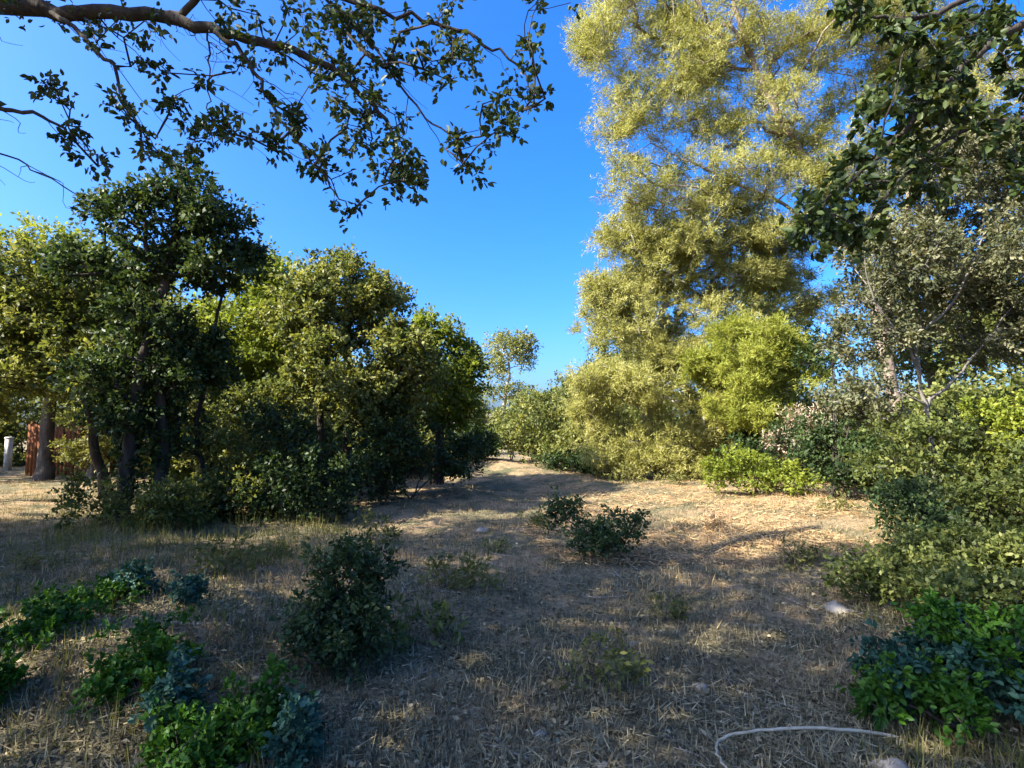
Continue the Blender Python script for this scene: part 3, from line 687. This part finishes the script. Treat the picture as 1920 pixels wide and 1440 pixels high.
cr = [(1600,20),(1640,30),(1700,10),(1590,0),(1660,50),(1720,60),(1780,30),(1850,20),(1900,60),(1760,100),(1730,130),(1700,160),(1650,170),(1620,180),(1750,180),(1800,150),
      (1820,200),(1860,120),(1900,150),(1780,220),(1830,240),(1700,260),(1650,280),(1610,280),(1570,310),(1720,290),(1760,300),(1600,330),(1550,350),(1510,370),(1490,400),
      (1520,410),(1560,400),(1600,420),(1600,450),(1640,360),(1680,340),(1740,340),(1500,440),(1880,250),(1900,320),(1620,230),(1690,110),(1800,80),(1830,40),(1880,10),(1910,210),(1580,370),(1540,390),(1720,220),(1680,200)]
tb = np.array([7.4, 3.6, float(ground_z(7.4, 3.6))]); fork = np.array([6.9, 4.0, 4.2])
overhang('overhanging_oak', 'dark-leaved oak whose branch reaches down in front of the tall pine', tb,
         [tb, np.array([7.3, 3.7, 2.0]), fork, np.array([6.6, 4.3, 6.6]), np.array([6.2, 4.6, 8.2])], .26,
         [[fork, (2060, 20, 4.5), (1930, 40, 4.5), (1820, 110, 4.5), (1740, 190, 4.5), (1660, 280, 4.5), (1580, 350, 4.5), (1500, 415, 4.5)],
          [fork + [0, .1, .3], (2000, -60, 4.6), (1850, -20, 4.6), (1740, 30, 4.6), (1650, 30, 4.6), (1590, 10, 4.6)],
          [fork + [0, 0, -.4], (2020, 160, 4.5), (1920, 220, 4.5), (1830, 235, 4.5), (1740, 290, 4.5), (1640, 400, 4.5), (1600, 445, 4.5)]],
         [(.05, .006), (.045, .006), (.035, .005)],
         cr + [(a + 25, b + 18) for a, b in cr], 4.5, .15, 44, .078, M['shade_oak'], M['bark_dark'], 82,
         [((6.6, 4.6, 7.6), (2.4, 2.6, 1.5), 1), ((8.6, 3.6, 6.8), (2.2, 2.6, 1.8), 1)], 200)

# taller neighbours out of the picture, added to shade the foreground
def copy_tree(root, loc, rz=0.0, sc=1.0, label=None, group=None):
    r = root.copy(); COL.objects.link(r); r.location = [float(v) for v in loc]; r.rotation_euler = (0, 0, rz); r.scale = (sc,) * 3
    if label: r['label'] = label
    if group: r['group'] = group
    def rec(src, dst):
        for ch in list(src.children):
            c = ch.copy(); COL.objects.link(c); c.parent = dst; rec(ch, c)
    rec(root, r)
    return r

b = np.array([0., 0., 0.])
wood, _ = plant('woodland_tree', 'green woodland tree standing in the belt of trees around the clearing', 'tree', (0, 0, 0),
      [[b, b + [.1, 0, 2], b + [0, .2, 4.2], b + [.2, 0, 6.0]]], [.22],
      [((0, 0, 6.2), (2.2, 2.2, 1.5), 1), ((1.4, .5, 4.8), (1.7, 1.7, 1.3), 1), ((-1.4, -.4, 4.9), (1.8, 1.7, 1.4), 1), ((.2, -1.3, 4.2), (1.8, 1.6, 1.3), 1), ((-.2, 1.3, 4.0), (1.8, 1.6, 1.3), 1), ((0, 0, 2.6), (2.0, 2.0, 1.2), .8)],
      420, 44, .46, .15, .62, M['oak'], M['bark'], 91, group='trees in the wood around the clearing', tone=.52)
spots = [(-22, 24, 1.0), (-17, 30, 1.1), (-11, 26, .9), (-8.5, 21, .75), (-26, 15, 1.0), (-6.5, 31, .75), (12.5, 27, 1.1), (18, 24, 1.2), (16, 16, 1.0), (7, 30, 1.0), (23, 18, 1.2), (15, 10.5, .95), (-3.2, 44, .62), (5.5, 46, .75), (9, 60, .8), (-8, 60, .9), (-17, 25, .95), (-12.6, 17, .75), (-10.2, 16.5, .7), (-18, 16, .9), (-7.6, 16.4, .62), (-14.5, 3, 1.15), (-13.5, 5.5, .95), (-15, -2, 1.15), (1.5, 62, .62)]  # nearest copies on the left are unseen, added for foreground shade
for i, (x, y, s) in enumerate(spots):
    z = float(ground_z(x, y))
    if i == 0: wood.location = (x, y, z); wood.scale = (s, s, s)
    else: copy_tree(wood, (x, y, z), i * 1.7, s)

bush, _ = plant('woodland_bush', 'leafy bush closing the view between the trunks of the wood', 'bush', (0, 0, 0),
      [[b, b + [.1, 0, .8], b + [0, .2, 1.6]], [b + [.2, 0, 0], b + [.7, .2, .9], b + [1.0, .1, 1.4]], [b + [-.2, 0, 0], b + [-.6, .2, .8], b + [-.9, .1, 1.4]]], [.05, .04, .04],
      [((0, 0, 1.6), (1.4, 1.3, 1.0), 1), ((1.3, .2, 1.1), (1.1, 1.1, .9), 1), ((-1.3, -.2, 1.2), (1.2, 1.1, .9), 1), ((0, -.3, .6), (1.8, 1.4, .6), 1)],
      300, 44, .34, .12, .62, M['oak'], M['bark'], 92, group='bushes between the trunks of the wood', tone=.5, trunk_name='stem', crown_name='foliage', limb_min=9999)
bspots = [(-20.5, 24, 1.2), (-17, 23.5, 1.2), (-13.2, 20.5, 1.1), (-10.5, 19.5, 1.2), (-8.3, 18, 1.1), (-6.2, 17.5, 1.1), (-4.6, 18.5, 1.0), (-23, 20, 1.4), (-3.4, 19.5, .9), (3.6, 22.5, 1.0), (6, 22, 1.2), (8.5, 20.5, 1.3), (10.5, 18.5, 1.2), (9.2, 15.2, .9), (12, 14.5, 1.2), (10.5, 12, 1.0), (14, 12, 1.3), (9.8, 9.4, 1.0), (2.4, 27, 1.0), (-2.9, 27, .8), (-1.1, 41, .75), (.9, 38, .8), (2.5, 36, .9), (-5.4, 15.8, .9), (-7.2, 14.6, .8)]
for i, (x, y, s) in enumerate(bspots):
    z = float(ground_z(x, y))
    if i == 0: bush.location = (x, y, z); bush.scale = (s, s, s)
    else: copy_tree(bush, (x, y, z), i * 2.1, s)
# far wood all round, one mass
rw = np.random.default_rng(93); k = 900
aa = rw.uniform(-math.pi, math.pi, k); rr = rw.uniform(75, 100, k); hh = rw.uniform(.3, 1, k) * (4.5 + 2.2 * np.sin(aa * 9) + 1.2 * np.sin(aa * 23))
Cw = np.stack([np.sin(aa) * rr, np.cos(aa) * rr, np.abs(hh)], 1)
pos, dirs, nr, Ls, rnd = clump_leaves(Cw, norm(Cw * [-1, -1, 0]), np.full(k, 2.6), np.full(k, 60), .8, rw)
pos[:, 2] = np.maximum(pos[:, 2], .05)
o = link('distant_wood', leaf_mesh('distant_wood', pos, dirs, nr, Ls, Ls * .7, rnd, M['oak'])); o['kind'] = 'stuff'
tag(o, 'distant wood closing the horizon all round', 'wood')

# ------------------------------------------------------------------ small built things
p = gpt(22, 20.5)
root = thing('marker_post', 'pale weathered post standing in the sun beside the rust-brown board fence', 'post', p)
def prism(name, w, d, z0, z1, mat, parent, bev=.02, off=(0, 0)):
    V = []
    for z, s in ((z0, 0), (z1 - bev, 0), (z1, bev)):
        for sx, sy in ((-1, -1), (1, -1), (1, 1), (-1, 1)):
            V.append((off[0] + sx * (w / 2 - s), off[1] + sy * (d / 2 - s), z))
    Q = [(0, 3, 2, 1), (8, 9, 10, 11)] + [(k * 4 + i, k * 4 + (i + 1) % 4, k * 4 + 4 + (i + 1) % 4, k * 4 + 4 + i) for k in (0, 1) for i in range(4)]
    return link(name, mesh_np(name, np.array(V, float), np.array(Q), None, mat), parent)
prism('shaft', .17, .17, -.15, 1.2, M['post'], root)
prism('cap', .20, .20, 1.19, 1.25, M['post'], root)

f0 = gpt(58, 19.0); f1 = gpt(215, 18.0)
root = thing('board_fence', 'rust-brown timber board fence glimpsed behind the left oaks', 'fence', f0)
fd = f1 - f0; fl = float(np.hypot(fd[0], fd[1])); root.rotation_euler = (0, 0, math.atan2(fd[1], fd[0]))
def slab(w_, d_, h_, mat):
    V = np.array([(x, y, z) for z in (0, h_) for x, y in ((-w_ / 2, -d_ / 2), (w_ / 2, -d_ / 2), (w_ / 2, d_ / 2), (-w_ / 2, d_ / 2))], float)
    Q = np.array([(0, 3, 2, 1), (4, 5, 6, 7)] + [(i, (i + 1) % 4, 4 + (i + 1) % 4, 4 + i) for i in range(4)])
    return mesh_np('slab', V, Q, None, mat)
bm_ = [slab(.15, .022, 1.75, M['rust_wood']), slab(.14, .022, 1.70, M['rust_wood'])]
rf = np.random.default_rng(5)
for k in range(int(fl / .17)):
    o = link('board', bm_[k % 2], root); o.location = (.09 + k * .17, rf.uniform(-.006, .006) - .05, -.05 + rf.uniform(-.04, .03)); o.rotation_euler = (rf.normal(0, .012), rf.normal(0, .014), 0)
for z in (.35, 1.35):
    o = link('rail', slab(fl, .05, .09, M['rust_wood']), root); o.location = (fl / 2, 0, z)
for k in range(3):
    o = link('post', slab(.10, .10, 1.9, M['rust_wood']), root); o.location = (.06 + k * (fl - .12) / 2, .075, -.1)

h = gpt(905, 46)
root = thing('white_outbuilding', 'small white outbuilding glimpsed through leaves at the end of the path', 'building', h)
def box(name, x0, x1, y0, y1, z0, z1, mat, parent):
    V = np.array([(x, y, z) for z in (z0, z1) for x, y in ((x0, y0), (x1, y0), (x1, y1), (x0, y1))], float)
    Q = np.array([(0, 3, 2, 1), (4, 5, 6, 7)] + [(i, (i + 1) % 4, 4 + (i + 1) % 4, 4 + i) for i in range(4)])
    return link(name, mesh_np(name, V, Q, None, mat), parent)
box('wall', -2.4, 2.4, 0, 4, -.2, 2.35, M['white'], root)
V = np.array([(-2.7, -.35, 2.3), (2.7, -.35, 2.3), (2.7, 4.35, 2.3), (-2.7, 4.35, 2.3), (-2.7, 2, 2.75), (2.7, 2, 2.75)], float)
link('roof', mesh_np('roof', V, np.array([(0, 1, 5, 4), (2, 3, 4, 5), (0, 3, 2, 1)]), np.array([(1, 2, 5), (3, 0, 4)]), M['stone']), root)
dr = box('door', .9, 1.8, -.04, .02, -.1, 1.95, M['wood'], root)
for x in (-1.4, -.1):
    wd = box('window', x - .4, x + .4, -.03, .02, .9, 1.8, M['glass'], root)
    box('frame', x - .46, x + .46, -.06, .015, 1.8, 1.87, M['wood'], wd); box('sill', x - .48, x + .48, -.09, .015, .84, .9, M['white'], wd)

# bent dry cane
cane = wobble([at(1690, 1350, 3.02), at(1620, 1334, 2.98), at(1500, 1325, 2.93), at(1400, 1330, 2.9), at(1352, 1352, 2.86), at(1346, 1385, 2.75), at(1375, 1430, 2.6), at(1420, 1475, 2.5)], 40, .003, rng)
gz = ground_z(cane[:, 0], cane[:, 1])
cane[:, 2] = gz + .035 + .05 * np.sin(np.linspace(0, math.pi, 40)); cane[-1, 2] = gz[-1]; cane[0, 2] = gz[0]
V, Q, T = tube(cane, np.linspace(.009, .005, 40), 7)
tag(link('bent_cane', mesh_np('bent_cane', V, Q, T, M['cane'], None, True)), 'thin pale cane bent into a loop on the litter beside the blue-green shrub', 'cane')

# stones
def stone(px, d, r, label, seed, flat=.55, group=None):
    rg = np.random.default_rng(seed)
    nu, nv = 10, 7; V = []
    ph = rg.uniform(0, 6, 6)
    for j in range(nv):
        b_ = math.pi * j / (nv - 1)
        for i in range(nu):
            a = 2 * math.pi * i / nu
            k = 1 + .16 * math.sin(2 * a + ph[0]) + .12 * math.sin(3 * a + ph[1] + b_) + .08 * math.sin(5 * b_ + ph[2])
            V.append((r * k * math.sin(b_) * math.cos(a) * 1.25, r * k * math.sin(b_) * math.sin(a), r * flat * k * math.cos(b_)))
    i = np.arange(nv - 1)[:, None] * nu; k = np.arange(nu)[None]; k2 = (k + 1) % nu
    Q = np.stack([i + k, i + nu + k, i + nu + k2, i + k2], -1).reshape(-1, 4)
    g = gpt(px, d)
    o = tag(link('stone', mesh_np('stone', np.array(V), Q, None, M['stone'])), label, 'stone', group); o.location = [float(v) for v in g + [0, 0, r * flat * .3]]; o.rotation_euler = (0, 0, rg.uniform(0, 6))
stone(1552, 4.95, .10, 'pale sunlit stone at the edge of the shade beside the leafy low shrub', 1)
stone(1645, 5.02, .075, 'pale stone lying among the leafy low shrub', 2)
stone(1635, 2.72, .07, 'grey flat stone by the bent dry cane', 3)
stone(905, 8.6, .09, 'low grey stone on the ashy part of the path', 4)
for i, (px, d) in enumerate([(760, 3.4), (1010, 3.1), (1180, 4.4), (900, 5.2), (500, 3.5), (1300, 3.6), (60, 3.3), (1120, 2.8), (820, 2.75)]):
    stone(px, d, .02 + .012 * (i % 3), 'small grey stone half sunk in the dry litter', 10 + i, group='small stones in the litter')

# fallen twigs
for i in range(46):
    rg = np.random.default_rng(300 + i)
    d = 2.5 * math.exp(rg.random() * math.log(9 / 2.5)); px = rg.uniform(30, 1650)
    g = gpt(px, d); L = rg.uniform(.2, .6); a = rg.uniform(0, math.pi)
    dv = np.array([math.cos(a), math.sin(a), 0]) * L
    pts = wobble([g - dv * .5, g + rg.normal(0, .03, 3), g + dv * .5], 10, .006, rg)
    pts[:, 2] = ground_z(pts[:, 0], pts[:, 1]) + .012
    G = Geo(); G.add(*tube(pts, np.linspace(.006, .002, 10), 5))
    for j in (3, 6):
        q = pts[j]; e = q + np.array([math.cos(a + .7 * (1 if j == 3 else -1)), math.sin(a + .7 * (1 if j == 3 else -1)), .12]) * L * .3
        G.add(*tube(np.array([q, (q + e) / 2 + [0, 0, .004], e]), [.003, .0025, .0012], 4))
    tag(link('fallen_twig', G.mesh('fallen_twig', M['bark_pale' if i % 3 else 'bark'], True)), 'thin forked twig lying on the dry litter of the clearing', 'twig', 'fallen twigs on the litter')

# ------------------------------------------------------------------ ground cover (uncountable)
rg = np.random.default_rng(99)
def scatter(n, d0, d1):
    y = d0 * np.exp(rg.random(n) * math.log(d1 / d0)); x = rg.uniform(-1.12, 1.12, n) * (y + .4)
    return x, y
def patchy(x, y, s, ph):
    return .5 + .25 * (np.sin(x * s + ph) * np.cos(y * s * 1.3 + ph * 2) + np.sin(x * s * 2.1 - y * s * 1.7 + ph * 3)) + .1 * np.sin(x * s * 4.3 + y * s * 3.9)
# straw and twig fragments
n = 120000; x, y = scatter(n, 1.7, 24); z = ground_z(x, y) + rg.uniform(.004, .035, n)
a = rg.uniform(0, 2 * math.pi, n); dirs = np.stack([np.cos(a), np.sin(a), rg.normal(.08, .22, n)], 1)
nr = norm(np.stack([rg.normal(0, .4, n), rg.normal(0, .4, n), np.ones(n)], 1))
Ls = rg.uniform(.03, .13, n); rnd = np.clip(.25 + .5 * patchy(x, y, 1.1, 1.3) + rg.normal(0, .22, n), 0, 1)
o = link('dry_straw', leaf_mesh('dry_straw', np.stack([x, y, z], 1), dirs, nr, Ls, rg.uniform(.004, .009, n), rnd, M['litter'], 'tri'))
o['kind'] = 'stuff'; tag(o, 'fine dry straw and twig fragments strewn over the clearing floor', 'straw')
# dead leaves
n = 60000; x, y = scatter(n, 1.7, 20); z = ground_z(x, y) + rg.uniform(.004, .03, n)
a = rg.uniform(0, 2 * math.pi, n); dirs = np.stack([np.cos(a), np.sin(a), rg.normal(0, .25, n)], 1)
nr = norm(np.stack([rg.normal(0, .45, n), rg.normal(0, .45, n), np.ones(n)], 1))
Ls = rg.uniform(.02, .05, n); rnd = np.clip(.15 + .5 * patchy(x, y, .8, 4.1) + rg.normal(0, .25, n), 0, 1)
o = link('leaf_litter', leaf_mesh('leaf_litter', np.stack([x, y, z], 1), dirs, nr, Ls, Ls * .6, rnd, M['litter'], 'quad'))
o['kind'] = 'stuff'; tag(o, 'grey-brown fallen leaves carpeting the shaded clearing floor', 'leaf litter')
def tufts(nt_, nb, d0, d1, keep, hmin, hmax, mat, name, label, cat, spread=.10, tone=.5):
    x, y = scatter(nt_, d0, d1); k = keep(x, y) > rg.random(nt_); x, y = x[k], y[k]
    m = len(x); xi = np.repeat(x, nb) + rg.normal(0, spread, m * nb); yi = np.repeat(y, nb) + rg.normal(0, spread, m * nb)
    z = ground_z(xi, yi); a = rg.uniform(0, 6.283, m * nb); ln = np.abs(rg.normal(0, .55, m * nb))
    dirs = np.stack([np.cos(a) * ln, np.sin(a) * ln, np.ones(m * nb)], 1); nr = norm(rg.normal(size=(m * nb, 3)))
    h = rg.uniform(hmin, hmax, m * nb) * np.repeat(rg.uniform(.6, 1.2, m), nb)
    rnd = np.clip(tone + np.repeat(rg.normal(0, .16, m), nb) + rg.normal(0, .18, m * nb), 0, 1)
    o = link(name, leaf_mesh(name, np.stack([xi, yi, z], 1), dirs, nr, h, .009, rnd, M[mat], 'tri')); o['kind'] = 'stuff'
    tag(o, label, cat)
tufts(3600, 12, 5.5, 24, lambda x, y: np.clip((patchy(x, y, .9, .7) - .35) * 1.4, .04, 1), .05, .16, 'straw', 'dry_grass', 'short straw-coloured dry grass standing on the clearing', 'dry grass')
tufts(4200, 12, 2.6, 18, lambda x, y: np.where(x < -.5 - .22 * y, .55, .0) + np.where(x > .62 * y, .7, 0), .05, .17, 'grass', 'green_grass', 'olive-green rough grass growing below the trees along both edges', 'grass')
tufts(1500, 14, 6.5, 12.5, lambda x, y: np.where((x < -.30 * y) & (x > -.80 * y), .8, 0), .12, .36, 'grass', 'rough_grass', 'taller olive-green rough grass around the ivy-clad stems', 'grass', .13, .36)
n_keep = lambda x, y: np.clip(.25 + patchy(x, y, 1.3, 5.2), .15, 1)
tufts(11000, 9, 2.0, 14, n_keep, .03, .11, 'litter', 'dry_grass_mat', 'short grey-brown mat of dry grass covering the shaded floor', 'dry grass', .09, .5)
# matted straw added over the sunlit strip, its colour standing in for brighter sunlight
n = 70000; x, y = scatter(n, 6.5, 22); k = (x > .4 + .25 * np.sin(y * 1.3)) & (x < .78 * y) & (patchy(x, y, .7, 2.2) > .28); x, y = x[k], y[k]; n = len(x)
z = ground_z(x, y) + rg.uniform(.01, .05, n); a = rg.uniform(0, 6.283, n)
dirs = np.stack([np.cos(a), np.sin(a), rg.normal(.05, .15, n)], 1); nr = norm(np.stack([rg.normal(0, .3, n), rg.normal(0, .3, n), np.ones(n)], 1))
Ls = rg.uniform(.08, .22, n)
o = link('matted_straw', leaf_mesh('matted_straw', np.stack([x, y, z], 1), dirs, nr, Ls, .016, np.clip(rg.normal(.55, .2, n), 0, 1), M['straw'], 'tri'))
o['kind'] = 'stuff'; tag(o, 'golden straw matted to brighten the sunlit part of the clearing', 'straw')
